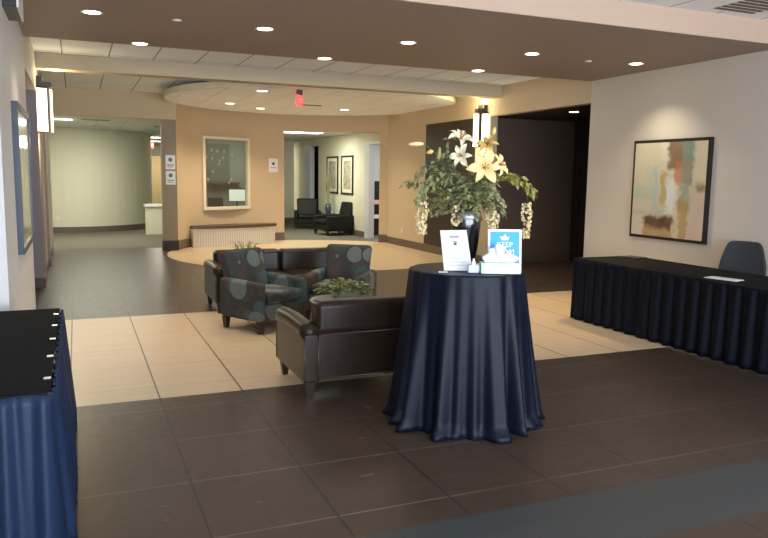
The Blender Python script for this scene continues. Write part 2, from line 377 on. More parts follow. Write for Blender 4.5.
# window in the curved wall: flat frame on the chord
p0 = Vector((CX+(RW-.02)*math.cos(math.radians(wl)), CY+(RW-.02)*math.sin(math.radians(wl)), 0)); p1 = Vector((CX+(RW-.02)*math.cos(math.radians(wr)), CY+(RW-.02)*math.sin(math.radians(wr)), 0))
wd = (p1-p0); WL = wd.length; wrz = math.atan2(wd.y, wd.x)
wf = MB().box(-.03, .045, -.03, .07, .82, 2.54).box(WL-.045, WL+.03, -.03, .07, .82, 2.54).box(.045, WL-.045, -.03, .07, .82, .89).box(.045, WL-.045, -.03, .07, 2.48, 2.54).build('window_1', 'cream', loc=p0, rz=wrz)
struct(wf)
gp = MB().box(.04, WL-.04, .02, .028, .88, 2.49).build('pane', 'glass', parent=wf)
# little white paper flowers hung behind the pane
mbf = MB()
for k in range(5):
    a = k*2*PI/5; mbf.add([(0, 0, 0), (.03*math.cos(a-.4), -.004, .03*math.sin(a-.4)), (.045*math.cos(a), .006, .045*math.sin(a)), (.03*math.cos(a+.4), -.004, .03*math.sin(a+.4))], [(0, 1, 2, 3)])
fl0 = None; Wm = Matrix.Translation(p0) @ Matrix.Rotation(wrz, 4, 'Z')
for (tx, tz) in ((.28, 2.22), (.45, 2.2), (.66, 2.2), (.9, 2.13), (.12, 2.06), (.3, 2.03), (.52, 1.98), (.5, 1.9), (.32, 1.72), (.17, 1.54), (.86, 1.54), (.8, 1.46), (.62, 2.05)):
    P_ = Wm @ Vector((tx, .05, tz))
    if fl0 is None:
        fl0 = mbf.build('paper_flower', 'white', loc=P_, rz=wrz); tag(fl0, 'tiny white paper flower stuck on the office window', 'decoration', 'paper flowers on the office window')
    else:
        o = fl0.copy(); C.objects.link(o); o.location = P_; o.rotation_euler = (0, random.uniform(0, 2), wrz)
# office behind the window
struct(MB().box(2.95, 4.62, 21.0, 21.1, 0, 2.83).box(2.85, 2.95, 18.05, 21.1, 0, 2.83).build('wall_office', 'office_wall'))
struct(B(4.62, 4.78, 18.25, 24.6, 0, 2.9).build('wall_office', 'paint_green'))
def ngon_slab(pts, z0, z1):
    n_ = len(pts); return MB().add([(x, y, z0) for x, y in pts]+[(x, y, z1) for x, y in pts], [tuple(range(n_))[::-1], tuple(range(n_, 2*n_))]+[(i, (i+1) % n_, n_+(i+1) % n_, n_+i) for i in range(n_)])
outl = [(-3.5, 16.35), (2.0, 16.35)]+[(CX+(RW+.08)*math.cos(math.radians(aA+(aD-aA)*i/40)), CY+(RW+.08)*math.sin(math.radians(aA+(aD-aA)*i/40))) for i in range(41)]+[(9.6, 16.95), (9.6, 31), (-3.5, 31)]
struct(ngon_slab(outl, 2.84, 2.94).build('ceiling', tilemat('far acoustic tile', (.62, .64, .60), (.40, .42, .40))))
struct(B(1.7, XR+.15, 16.35, 18.3, ZU, ZU+.1).build('ceiling', 'tile'))
# far left zone
struct(MB().lathe([(2.5, 0), (2.5, 2.84)], 64, (-.3, 24.15)).build('wall_curved', 'paint_green', smooth=False))
struct(MB().lathe([(2.515, 0), (2.515, .16)], 64, (-.3, 24.15)).build('baseboard_curved', 'base'))
struct(MB().box(-3.5, 9.6, 30.9, 31, 0, 2.9).box(-1.2, -1.05, 16.35, 31, 0, 2.9).build('wall_far', 'paint_green'))
struct(B(-1.05, XL, 16.2, 16.35, 0, 2.84).build('wall_far', 'paint'))
# mid corridor
struct(MB().box(XR, XR+.12, 18.3, 22.5, 0, 2.84).box(XR, XR+.12, 17.0, 18.3, 2.5, 2.84).box(XR, XR+.12, 22.5, 23.4, 2.6, 2.84).box(XR, XR+.12, 23.4, 28, 0, 2.84).build('wall_right', 'paint_green'))
struct(MB().box(XR-.02, XR, 18.3, 22.5, 0, .16).box(XR-.02, XR, 24.0, 28, 0, .16).build('baseboard_right', 'base'))
struct(MB().box(XR-.03, XR+.13, 18.02, 18.32, 0, 2.55).box(XR-.03, XR+.13, 17.0, 18.02, 2.5, 2.55).build('door_3', 'jamb'))
struct(MB().box(XR-.03, XR+.13, 23.35, 24.0, 0, 2.65).build('door_4', 'jamb'))
struct(MB().box(XR+.12, 9.5, 22.0, 22.1, 0, 2.84).box(XR+.12, 9.5, 24.2, 24.3, 0, 2.84).box(7.6, 7.7, 22.1, 24.2, 0, 2.84).build('wall_right', 'darkwood'))
struct(MB().box(9.5, 9.6, 16.9, 31, 0, 2.84).box(XR+.15, 9.5, 16.9, 17.0, 0, 2.84).build('wall_right', 'paint_cool'))
struct(B(4.78, 6.98, 24.6, 24.72, 0, 2.84).build('wall_far', 'paint_green'))
struct(B(4.78, 6.98, 24.585, 24.6, 0, .18).build('baseboard_far', 'base'))
struct(B(6.0, 7.3, 28, 28.1, 0, 2.84).build('wall_far', 'cream'))
# back of the lobby with windows
mb = MB().box(-2.2, 7.35, -3.15, -3, 0, .35).box(-2.2, 7.35, -3.15, -3, 3.0, ZF)
for x in (-2.2, .1, 2.45, 4.8, 7.2): mb.box(x, x+.15, -3.15, -3, .35, 3.0)
struct(mb.build('wall_back', 'paint'))
for i, x in enumerate((-2.05, .25, 2.6, 4.95)):
    struct(MB().box(x, x+2.2, -3.11, -3.10, .35, 3.0).build('window_%d' % (i+2), 'glass'))

# suspended ceiling disc
dz = 3.15
disc = MB().lathe([(2.95, dz), (2.95, dz+.10)], 96, (4.6, 14.8))
# clip at the right wall: simple cut by moving vertices
disc.v = [(min(x, XR), y, z) for x, y, z in disc.v]
dobj = struct(disc.build('ceiling', 'tile_disc'))
mbr = MB().lathe([(2.951, dz-.004), (2.975, dz-.004), (2.975, dz+.105), (2.951, dz+.105), (2.951, dz-.004)], 96, (4.6, 14.8), caps=False); mbr.v = [(min(x, XR), y, z) for x, y, z in mbr.v]
struct(mbr.build('trim_4', 'paint_green'))
struct(MB().box(5.6, 6.3, 12.3, 12.35, dz+.02, dz+.03).build('trim_5', 'black')) if False else None

# ------------------------------------------------------------------ lamps
def spot(loc, e, ang_=110, col=(1, .86, .67), r=.05, blend=.8, rot=(0, 0, 0)):
    l = bpy.data.lights.new('lamp', 'SPOT'); l.energy = e; l.spot_size = math.radians(ang_); l.spot_blend = blend; l.color = col; l.shadow_soft_size = r
    o = bpy.data.objects.new('lamp', l); C.objects.link(o); o.location = loc; o.rotation_euler = rot; return o
def area(loc, sx, sy_, e, col=(1, 1, 1), rot=(0, 0, 0)):
    l = bpy.data.lights.new('area', 'AREA'); l.shape = 'RECTANGLE'; l.size = sx; l.size_y = sy_; l.energy = e; l.color = col
    o = bpy.data.objects.new('area', l); C.objects.link(o); o.location = loc; o.rotation_euler = rot; return o
dl = None
def downlight(x, y, z, label, group=None, r=.076, lens='lamp'):
    t = empty('downlight', (x, y, z), 0, label, 'ceiling light', group)
    MB().lathe([(r, 0), (r+.022, -.004), (r+.022, 0.0), (r, 0)], 24, caps=False).build('trim_ring', 'white', t, smooth=True)
    MB().lathe([(0.001, -.0025), (r*.98, -.002), (r, -.0005)], 24).build('lens', lens, t)
    return t
rows = [(.19, 7.46, 'round recessed downlight in the brown soffit nearest the left wall'), (1.82, 7.48, 'round recessed downlight in the brown soffit, second from the left wall'),
        (3.43, 7.5, 'round recessed downlight in the brown soffit above the flower arrangement'), (5.04, 7.48, 'round recessed downlight in the brown soffit, second from the right wall'),
        (6.62, 7.49, 'round recessed downlight in the brown soffit nearest the painting')]
for x, y, lb in rows:
    downlight(x, y, ZS, lb); spot((x, y, ZS-.03), 60)
for x, lb in ((.73, 'left'), (2.95, 'middle'), (5.18, 'right')):
    downlight(x, 8.985, ZS, {'left': 'round downlight on the rear edge of the soffit, leftmost of three', 'middle': 'round downlight on the rear edge of the soffit, middle of three', 'right': 'round downlight on the rear edge of the soffit, rightmost of three'}[lb], 'downlights on the rear edge of the soffit', .08)
    spot((x, 8.985, ZS-.03), 60)
for x, y, lb in ((3.12, 13.05, 'downlight in the round ceiling panel left of the exit sign'), (3.06, 15.7, 'downlight in the round ceiling panel nearest its left rim'),
                 (3.9, 16.5, 'downlight in the round ceiling panel near the office window'), (5.65, 15.75, 'downlight in the round ceiling panel above the wide opening')):
    downlight(x, y, dz, lb, None, .09, 'lampdisc')
for x, y, e in ((3.12, 13.05, 60), (3.0, 15.7, 95), (3.9, 16.5, 150), (5.65, 15.75, 90), (5.6, 13.2, 60)):
    spot((x, y, dz-.04), e, 125, (1, .84, .62))
downlight(7.96, 10.47, 2.82, 'downlight in the dark ceiling of the right hand recess'); spot((7.96, 10.47, 2.79), 45)
# sprinklers
for (x, y, lb) in ((.95, 7.44, 'small white sprinkler cover in the soffit beside the leftmost downlight'), (5.95, 7.59, 'small white sprinkler cover in the soffit beside the rightmost downlight')):
    tag(MB().lathe([(.04, 0), (.045, -.006), (.02, -.012), (.001, -.012)], 20).build('sprinkler_cover', 'white', loc=(x, y, ZS), smooth=True), lb, 'sprinkler')
# picture light (warm pool over the painting)
spot((6.55, 7.49, ZS-.03), 130, 62, (1, .60, .20), .03, .6, (0, math.radians(24), 0))

# sconces
def sconce(loc, sgn, label):   # sgn: +1 protrudes to +x
    t = empty('wall_sconce', loc, 0, label, 'wall lamp', 'tall glowing wall sconces')
    a0 = -PI/2 if sgn > 0 else PI/2
    for (lo, hi) in ((0, .235), (.335, .665), (.765, 1)):
        MB().lathe([(.001, -.30), (.20, -.30), (.20, .30), (.001, .30)], 16, (0, 0), a0+PI*lo, a0+PI*hi).build('glass_diffuser', 'sconce', t, smooth=False)
    s = sgn
    x0, x1 = sorted((0, s*.19))
    MB().lathe([(.001, -.31), (.185, -.31), (.185, .31), (.001, .31)], 24, (0, 0), a0, a0+PI).build('inner_body', 'metal_dark', t)
    MB().box(*sorted((0, s*.20)), -.10, .02, .33, .40).box(*sorted((0, s*.08)), -.12, .10, .33, .48).build('bracket', 'metal_dark', t)
    l = bpy.data.lights.new('sconce_lamp', 'POINT'); l.energy = 13; l.color = (1, .80, .45); l.shadow_soft_size = .08
    for dz_ in (.50, -.45):
        lo = bpy.data.objects.new('sconce_lamp', l); C.objects.link(lo); lo.location = (loc[0]+s*.24, loc[1], loc[2]+dz_)
    return t
sconce((XL, 11.74, 2.54), 1, 'tall glowing half round sconce on the left pillar under the beam')
sconce((XR, 12.2, 2.56), -1, 'tall glowing half round sconce on the right pillar behind the flowers')

# daylight from the windows behind the camera
area((2.6, -2.9, 1.7), 9, 2.6, 330, (.62, .78, 1), (math.radians(90), 0, 0))
area((2.6, -2.85, 1.3), 9, 1.8, 460, (.90, .92, .97), (math.radians(120), 0, 0))
# back room lights: fixtures first, then unseen area lights and a fill
def troffer(x, y, lb, e, sx=1.2, sy_=.6, z=2.84, col=(1, 1, .86)):
    t = empty('ceiling_troffer', (x, y, z), 0, lb, 'ceiling light')
    MB().box(-sx/2, sx/2, -sy_/2, sy_/2, -.012, 0).build('frame', 'white', t)
    MB().box(-sx/2+.03, sx/2-.03, -sy_/2+.03, sy_/2-.03, -.016, -.012).build('lens', 'troffer', t)
    area((x, y, z-.05), sx, sy_, e, col)
troffer(5.75, 19.6, 'rectangular fluorescent ceiling fixture beyond the wide opening', 70)
troffer(-.35, 18.0, 'fluorescent ceiling fixture in the left corridor beside the sconce', 45, .7, .4)
troffer(2.55, 25.5, 'fluorescent ceiling fixture far down the left corridor, nearer one', 60)
troffer(2.9, 28.5, 'fluorescent ceiling fixture far down the left corridor, farther one', 50)
area((.8, 19.3, 2.8), 1.5, 1.5, 75, (1, .99, .84))  # from here on, unseen area lights without fixtures brighten the back rooms
area((6.6, 26.5, 2.8), 1, 1, 50, (1, .95, .75))
area((3.7, 19.6, 2.8), 1, 1, 32, (.95, 1, .85))
area((8.3, 18.2, 2.8), 1, 1, 50, (.95, .97, 1))
struct(B(XR+.12, 9.5, 20.5, 20.6, 0, 2.84).build('wall_right', 'paint_cool'))
area((3.5, 10.3, 3.33), 6, 1.5, 28, (1, .93, .82))  # unseen fill light floating under the ceiling behind the soffit, no fixture

# exit signs
t = empty('exit_sign', (3.66, 12.55, dz), 0, 'red exit sign hanging from the round ceiling panel', 'exit sign')
MB().box(-.05, .05, -.03, .03, -.09, 0.0).build('canopy', 'metal_dark', t)
b_ = MB().box(-.13, .13, -.02, .02, -.27, -.09).build('sign_body', 'red', t)
b_.rotation_euler = (0, 0, math.radians(55))
text('EXIT', .11, 'white', b_, (0, -.0205, -.225), (PI/2, 0, 0))
t = empty('exit_sign', (2.37, 26.2, 2.84), 0, 'small red exit sign far down the left corridor', 'exit sign')
b_ = MB().box(-.12, .12, -.02, .02, -.34, -.14).build('sign_body', 'red', t); MB().box(-.02, .02, -.015, .015, -.14, 0).build('stem', 'white', t)
text('EXIT', .12, 'white', b_, (0, -.0205, -.28), (PI/2, 0, 0))
# slot diffusers
tag(MB().box(-.2, .2, -.06, .06, -.01, 0).build('slot_diffuser', 'black', loc=(4.68, 15.1, dz)), 'black slot air diffuser in the round ceiling panel beside the exit sign', 'air vent')
tag(MB().box(-.3, .3, -.12, .12, -.01, 0).build('ceiling_vent', 'black', loc=(.45, 17.9, 2.84)), 'dark ceiling air vent in the left corridor', 'air vent')
tag(MB().box(-.18, .18, -.18, .18, -.01, 0).build('ceiling_vent', 'black', loc=(2.05, 19.5, 2.84)), 'dark ceiling air vent beside the papers on the post', 'air vent')
t = empty('ceiling_vent', (6.12, 5.33, ZF), 0, 'slatted air vent in the bright front ceiling tiles', 'air vent')
MB().box(-.3, .3, -.3, .3, -.006, 0).build('frame', 'white', t)
for k in range(6): MB().box(-.26, .26, -.25+k*.09, -.205+k*.09, -.012, -.006).build('slat', 'metal_dark', t)
# louvred box high on the left wall
t = empty('louvred_wall_box', (XL, 6.75, 3.03), 0, 'dark louvred box with a white edge high on the left wall', 'air vent')
MB().box(0, .10, -.3, .3, -.10, .09).build('body', 'black', t); MB().box(.10, .115, -.3, .3, -.10, .09).build('white_edge', 'white', t)
for k in range(4): MB().box(.01, .095, -.303, -.30, -.085+k*.042, -.065+k*.042).build('slat', 'metal_dark', t)

# ------------------------------------------------------------------ pictures
# right painting: object coords for canvas 0..1
t = empty('framed_painting', (XR, 7.365, 1.55), 0, 'large square abstract painting in a black frame on the right wall', 'painting')
h, w = .64, .645
MB().box(-.05, 0, -w, w, -h-.02, -h+.02).box(-.05, 0, -w, w, h-.02, h+.02).box(-.05, 0, -w-.02, -w+.02, -h-.02, h+.02).box(-.05, 0, w-.02, w+.02, -h-.02, h+.02).build('frame', 'blackframe', t)
cv = MB().box(0, 1, -.02, 0, 0, 1).build('canvas', 'abstract', t)
cv.scale = (2*w-.04, 1, 2*h-.04); cv.location = (-.035, w-.02, -h+.02); cv.rotation_euler = (0, 0, -PI/2)
# left picture
t = empty('framed_print', (XL, 7.62, 1.61), 0, 'tall framed print with slate blue frame on the left wall', 'picture')
h, w = .62, .78
MB().box(0, .05, -w, w, -h-.02, -h+.03).box(0, .05, -w, w, h-.03, h+.02).box(0, .05, -w-.02, -w+.03, -h-.02, h+.02).box(0, .05, w-.03, w+.02, -h-.02, h+.02).build('frame', 'blueframe', t)
MB().box(0.005, .035, -w+.02, w-.02, -h+.02, h-.02).build('print', 'abstract2', t)
def wallpic(y0, y1, z0, z1, lb, X=XR):
    t = empty('framed_print', (X, (y0+y1)/2, (z0+z1)/2), 0, lb, 'picture'); w = (y1-y0)/2; h = (z1-z0)/2
    MB().box(-.03, 0, -w, -w+.07, -h, h).box(-.03, 0, w-.07, w, -h, h).box(-.03, 0, -w+.07, w-.07, -h, -h+.05).box(-.03, 0, -w+.07, w-.07, h-.05, h).build('frame', 'blackframe', t)
    MB().box(-.018, 0, -w+.06, w-.06, -h+.04, h-.04).build('mat_board', 'cream', t)
    MB().box(-.021, -.018, -w+.19, w-.19, -h+.15, h-.15).build('print', 'botanic', t)
wallpic(20.55, 21.6, 1.13, 2.24, 'tall black framed print beyond the opening, left of two')
wallpic(19.27, 20.25, 1.13, 2.24, 'tall black framed print beyond the opening, right of two')
t = empty('framed_print', (7.05, 27.985, 1.8), 0, 'small framed picture on the far lit corridor wall', 'picture')
MB().box(-.16, .16, -.02, 0.01, -.22, .22).build('frame', 'blackframe', t); MB().box(-.12, .12, -.024, -.02, -.18, .18).build('print', 'botanic', t)
# notices
def notice(name, loc, rz, w, h, lb, kind, grp=None):
    t = MB().box(-w/2, w/2, -.004, 0, -h/2, h/2).build(name, 'paper', loc=loc, rz=rz); tag(t, lb, 'notice', grp)
    if kind == 'post':
        MB().lathe([(.001, 0), (w*.22, 0), (w*.22, .002), (.001, .002)], 20).build('emblem', 'teal', t).matrix_local = Matrix.Translation((0, -.0042, h*.18)) @ Matrix.Rotation(PI/2, 4, 'X')
        MB().box(-w*.36, w*.36, -.0055, -.004, -h*.24, -h*.14).box(-w*.3, w*.3, -.0055, -.004, -h*.36, -h*.30).build('text_lines', 'inkgrey', t)
    else:
        MB().box(-w*.14, w*.14, -.0055, -.004, h*.02, h*.22).box(-w*.3, w*.3, -.0055, -.004, -h*.2, -h*.16).build('text_lines', 'ink', t)
    return t
notice('posted_notice', (1.87, 16.2, 1.90), 0, .20, .30, 'upper of two white notices with a dark round emblem on the post', 'post')
notice('posted_notice', (1.87, 16.2, 1.57), 0, .20, .29, 'lower of two white notices with a dark round emblem on the post', 'post')
an = math.radians(ang(4.6, 18.05)); notice('posted_notice', (CX+(RW-.003)*math.cos(an), CY+(RW-.003)*math.sin(an), 1.9), an-PI/2, .24, .34, 'white notice on the warm lit curved wall beside the wide opening', 'x')
# outlets
an = math.radians(ang(2.3, 16.85))
def outlet(loc, rz, lb):
    t = MB().box(-.04, .04, -.006, 0, -.06, .06).build('wall_outlet', 'cream', loc=loc, rz=rz, bevel=.002); tag(t, lb, 'outlet')
    MB().box(-.015, .015, -.008, -.006, .01, .04).box(-.015, .015, -.008, -.006, -.04, -.01).build('socket', 'white', t)
outlet((CX+RW*math.cos(an), CY+RW*math.sin(an), .36), an-PI/2, 'cream wall outlet on the warm lit curved wall left of the bench')
outlet((-.5, 24.15-2.492, .40), -.08, 'white wall outlet on the curved pale green wall')
outlet((XR, 15.9, .38), -PI/2, 'cream wall outlet on the tan wall beside the dark panel')

# bench under the window
t = empty('window_bench', (2.40, 16.75, 0), math.atan2(.62, 2.05), 'curved off white bench with walnut top under the office window', 'bench')
Lb = 2.14; n = 20
def benchsolid(z0, z1, off):
    vs = []; fs = []
    for i in range(n+1):
        s_ = i/n; x = -off+(Lb+2*off)*s_; y = -.16*4*s_*(1-s_)-off
        yb = .10+.22*4*s_*(1-s_)
        for yy in (y, yb):
            for z in (z0, z1): vs.append((x, yy, z))
    for i in range(n):
        k = 4*i; fs += [(k, k+1, k+5, k+4), (k+2, k+6, k+7, k+3), (k+1, k+3, k+7, k+5), (k, k+4, k+6, k+2)]
    fs += [(0, 2, 3, 1), (4*n, 4*n+1, 4*n+3, 4*n+2)]
    return MB().add(vs, fs)
benchsolid(0, .42, 0).build('front_panel', 'bench_front', t); benchsolid(.42, .49, .03).build('bench_top', 'bench_top', t)

# office furniture seen through the window
t = empty('office_desk', (3.88, 20.3, 0), 0, 'dark green office desk seen through the window', 'desk')
MB().box(-.7, .7, -.35, .35, .70, .76).build('desk_top', 'bench_top', t); MB().box(-.65, .65, -.3, -.27, 0, .70).build('front_panel', 'office', t); [MB().box(*q_, -.27, .3, 0, .7).build('side_panel', 'office', t) for q_ in ((-.65, -.6), (.6, .65))]
t = empty('computer_monitor', (4.12, 20.3, .76), -.1, 'computer monitor with pale screen in the office', 'monitor')
MB().box(-.24, .24, -.015, .015, .14, .50).build('casing', 'black', t); MB().box(-.22, .22, -.018, -.015, .16, .48).build('screen', 'screen', t); MB().box(-.02, .02, 0, .03, .01, .14).box(-.1, .1, -.07, .07, 0, .01).build('stand', 'black', t)
tag(MB().box(-.22, .22, -.18, .18, 0, .26).build('printer', 'black', loc=(3.48, 20.25, .76), bevel=.03), 'black printer on the office desk', 'printer')
t = empty('pin_board', (3.95, 21.0, 1.75), 0, 'dark green pin board on the office wall', 'board')
MB().box(-.75, .1, -.03, 0, -.3, .75).build('board', 'office', t)
MB().box(-.75, .35, -.25, 0, -.36, -.32).build('shelf', 'bench_top', t)

# corridor left: counter and door panel
t = empty('reception_counter', (2.2, 20.6, 0), 0, 'low pale counter with white ledge in the left corridor', 'counter')
MB().box(-.5, .6, 0, .12, 0, .76).build('front_panel', 'paint_green', t); MB().box(-.52, .62, -.05, .3, .76, .82).build('ledge', 'white', t)
t = empty('tan_door', (2.75, 27.0, 0), 0, 'tan laminate door far down the left corridor', 'door')
MB().box(-.6, .6, 0, .05, 0, 2.25).build('panel', 'tanpanel', t); MB().box(-.52, -.47, -.05, 0, 1.0, 1.1).build('handle', 'chrome', t)

# bookshelf seen through right door
t = empty('bookcase', (8.15, 18.95, 0), 0, 'black bookcase seen through the narrow doorway', 'bookcase')
mb = MB().box(-.7, .7, 0, .3, 0, .04).box(-.7, .7, .27, .3, .04, 1.5).box(-.7, -.66, 0, .27, .04, 1.5).box(.66, .7, 0, .27, .04, 1.5)
mb.build('frame', 'black', t)
for z in (.45, .85, 1.25, 1.5): MB().box(-.66, .66, 0, .27, z, z+.03).build('shelf', 'black', t)
for x, z, hh, mt, lb in ((-.38, .88, .12, 'pink', 'pink box on a shelf of the black bookcase'), (-.36, .48, .10, 'white', 'white box on the lower shelf of the black bookcase')):
    tag(MB().box(-.14, .14, 0, .16, 0, hh).build('storage_box', mt, loc=(8.15+x, 18.98, z)), lb, 'box')

# ------------------------------------------------------------------ seating
def leg(mb, x, y, h=.13, r0=.022, r1=.034):
    return mb.hexa([(x-r0, y-r0, 0), (x+r0, y-r0, 0), (x+r0, y+r0, 0), (x-r0, y+r0, 0)], [(x-r1, y-r1, h), (x+r1, y-r1, h), (x+r1, y+r1, h), (x-r1, y+r1, h)])
def armprofile(d0, d1, z0, z1f, z1b, x0, x1):   # side slab sloping slightly from back to front
    return MB().hexa([(x0, d0, z0), (x1, d0, z0), (x1, d1, z0), (x0, d1, z0)], [(x0, d0, z1f), (x1, d0, z1f), (x1, d1, z1b), (x0, d1, z1b)])
def armchair(loc, rz, lb, fab='dots', grp=None, W=.74, D=.72, backh=.84, name='armchair', seatmat=None):
    t = empty(name, loc, rz, lb, 'armchair', grp); w = W/2; d = D/2
    MB().box(-w+.10, w-.10, -d+.03, d-.08, .14, .31).build('seat_frame', fab, t, True, .02)
    MB().box(-w+.115, w-.115, -d+.0, d-.2, .312, .44).build('seat_cushion', seatmat or fab, t, True, .045, 4)
    for s in (-1, 1):
        x0, x1 = sorted((s*w, s*(w-.115)))
        armprofile(-d+.03, d-.04, .13, .545, .56, x0, x1).build('armrest', fab, t, True, .045, 4)
        for y in (-d+.08, d-.09): leg(MB(), s*(w-.06), y).build('leg', 'woodleg', t)
    MB().hexa([(-w+.118, d-.22, .31), (w-.118, d-.22, .31), (w-.118, d-.06, .20), (-w+.118, d-.06, .20)],
              [(-w+.09, d-.05, backh+.01), (w-.09, d-.05, backh+.01), (w-.09, d+.10, backh-.01), (-w+.09, d+.10, backh-.01)]).build('backrest', fab, t, True, .05, 4)
    return t
G2 = 'dotted armchairs of the lounge group'
armchair((1.87, 7.80, 0), math.radians(29), 'dotted armchair seen from its side, left of the lounge group', grp=None)
armchair((2.83, 7.98, 0), math.radians(-36), 'dotted armchair facing the plant, right of the lounge group', grp=None)
def sofa(loc, rz, lb, Ln=1.85, D=.80, backh=.74, seat='leather_seat', legc=True):
    t = empty('leather_sofa', loc, rz, lb, 'sofa'); w = Ln/2; d = D/2
    MB().box(-w+.14, w-.14, -d+.04, d-.06, .15, .31).build('seat_frame', 'leather', t, True, .02)
    k = 2; cw = (Ln-.30)/k
    for i in range(k): MB().box(-w+.15+i*cw+.004, -w+.15+(i+1)*cw-.004, -d+.0, d-.22, .312, .44).build('seat_cushion', seat, t, True, .04, 4)
    for s in (-1, 1):
        x0, x1 = sorted((s*w, s*(w-.115)))
        a = armprofile(-d+.02, d, .13, .50, .50, x0, x1).build('armrest', 'leather', t, True, .012, 2)
        # rolled top running front to back, dipping a little
        pts = [(s*(w-.055), -d+.0+i*(D+.0)/8, .505+.018*math.sin(PI*i/8)) for i in range(9)]
        MB().tube(pts, .068, 20).build('arm_roll', 'leather', a, True)
        for yy in (-d-.003, d+.003):
            MB().tube([(s*w*1-s*.004, yy, .14), (s*w-s*.004, yy, .45)], .006, 6).tube([(s*(w-.11), yy, .14), (s*(w-.11), yy, .45)], .006, 6).build('piping', 'leather_piping', a, True)
        for y in (-d+.07, d-.05): leg(MB(), s*(w-.055), y, .14, .02, .04).build('leg', 'woodleg', t)
    b_ = MB().box(-w+.116, w-.116, d-.09, d-.015, .14, .50).build('back_panel', 'leather', t, True, .008)
    MB().tube([(-w+.12, d-.012, .15), (w-.12, d-.012, .15)], .006, 6).tube([(-w+.12, d-.012, .49), (w-.12, d-.012, .49)], .006, 6).build('piping', 'leather_piping', b_, True)
    for i in range(k):
        xa, xb = -w+.10+i*(Ln-.20)/k, -w+.10+(i+1)*(Ln-.20)/k
        MB().hexa([(xa+.003, d-.22, .40), (xb-.003, d-.22, .40), (xb-.003, d-.0, .49), (xa+.003, d-.0, .49)], [(xa+.003, d-.19, backh), (xb-.003, d-.19, backh), (xb-.003, d+.0, backh), (xa+.003, d+.0, backh)]).build('back_cushion', 'leather', t, True, .05, 5)
    return t
sofa((2.44, 5.48, 0), PI, 'dark brown leather sofa in front, its back to the entrance', Ln=1.85, D=.82, backh=.74)
sofa((2.45, 9.06, 0), 0, 'dark brown leather sofa at the rear of the lounge group', Ln=1.92, D=.82, backh=.70, seat='leather')
# far black chairs
armchair((6.72, 19.55, 0), math.radians(-80), 'black leather armchair beyond the opening, nearer of two', 'black_leather', 'black armchairs', .85, .95, .92)
armchair((6.72, 22.1, 0), math.radians(-15), 'black leather armchair beyond the opening, farther of two', 'black_leather', 'black armchairs', .85, .9, .92)
def stems(loc, lb, pot_r=.08, pot_h=.22, hgt=.7, n_=14, leaf='leaf'):
    t = empty('tall_potted_plant', loc, 0, lb, 'plant')
    MB().lathe([(pot_r*.7, 0), (pot_r, pot_h*.5), (pot_r*.7, pot_h), (pot_r*.55, pot_h), (pot_r*.8, pot_h*.5), (.001, pot_h*.2)], 20).build('vase', 'blueframe', t, True)
    mb = MB()
    for i in range(n_):
        a = random.uniform(0, 2*PI); r_ = random.uniform(.03, .16); hh = hgt*random.uniform(.7, 1)
        p = [(0, 0, pot_h*.3), (r_*.3*math.cos(a), r_*.3*math.sin(a), pot_h+hh*.5), (r_*math.cos(a), r_*math.sin(a), pot_h+hh)]
        mb.tube(p, [.006, .01, .002], 5)
    mb.build('stems', leaf, t)
t = empty('side_table', (6.95, 20.75, 0), 0, 'small dark side table between the black armchairs', 'table')
MB().lathe([(.22, .50), (.22, .53)], 24).build('table_top', 'woodleg', t); MB().lathe([(.16, 0), (.16, .02), (.03, .03), (.03, .50)], 16).build('pedestal', 'woodleg', t)
stems((6.95, 20.75, .53), 'tall grasses in a blue vase between the black armchairs', .10, .30, .95, 22)

# low round coffee table and plants
t = empty('coffee_table', (2.42, 6.72, 0), 0, 'round dark coffee table in the middle of the lounge group', 'table')
MB().lathe([(.34, .40), (.35, .41), (.35, .44), (.34, .45)], 40).build('table_top', 'woodleg', t, bevel=0)
for k in range(4):
    a = PI/4+k*PI/2; MB().tube([(.27*math.cos(a), .27*math.sin(a), 0), (.22*math.cos(a), .22*math.sin(a), .40)], [.014, .02], 8).build('leg', 'woodleg', t)
def leafquad(mb, p, d, L, w_, droop=.3, tw=0):
    d = d.normalized(); s_ = d.cross(Vector((0, 0, 1)));
    if s_.length < .05: s_ = Vector((1, 0, 0))
    s_.normalize(); u_ = s_.cross(d).normalized()
    s_ = (s_*math.cos(tw)+u_*math.sin(tw)); u_ = s_.cross(d)
    a = p; b1 = p+d*L*.35+s_*w_+u_*w_*.25; b2 = p+d*L*.35-s_*w_+u_*w_*.25; m0 = p+d*L*.4
    c1 = p+d*L*.7+s_*w_*.75-Vector((0, 0, droop*L*.3)); c2 = p+d*L*.7-s_*w_*.75-Vector((0, 0, droop*L*.3)); m1 = p+d*L*.72-Vector((0, 0, droop*L*.35)); e = p+d*L-Vector((0, 0, droop*L*.7))
    mb.add([tuple(v) for v in (a, b1, m0, b2, c1, m1, c2, e)], [(0, 1, 2), (0, 2, 3), (1, 4, 5, 2), (2, 5, 6, 3), (4, 7, 5), (5, 7, 6)])
t = empty('ivy_plant', (2.40, 6.64, .45), 0, 'leafy green plant in a grey bowl on the coffee table', 'plant')
MB().lathe([(.07, 0), (.13, .05), (.15, .10), (.14, .10), (.12, .06), (.001, .05)], 28).build('bowl', 'pot', t, True)
mb = MB()
for i in range(330):
    a = random.uniform(0, 2*PI); r_ = .27*math.sqrt(random.random()); z = .10+.12*(1-(r_/.27)**2)*random.uniform(.3, 1)
    d = Vector((math.cos(a)*random.uniform(.2, 1), math.sin(a)*random.uniform(.2, 1), random.uniform(-.1, .7)))
    leafquad(mb, Vector((r_*math.cos(a), r_*math.sin(a), z)), d, random.uniform(.04, .065), random.uniform(.013, .02), .4, random.uniform(-.6, .6))
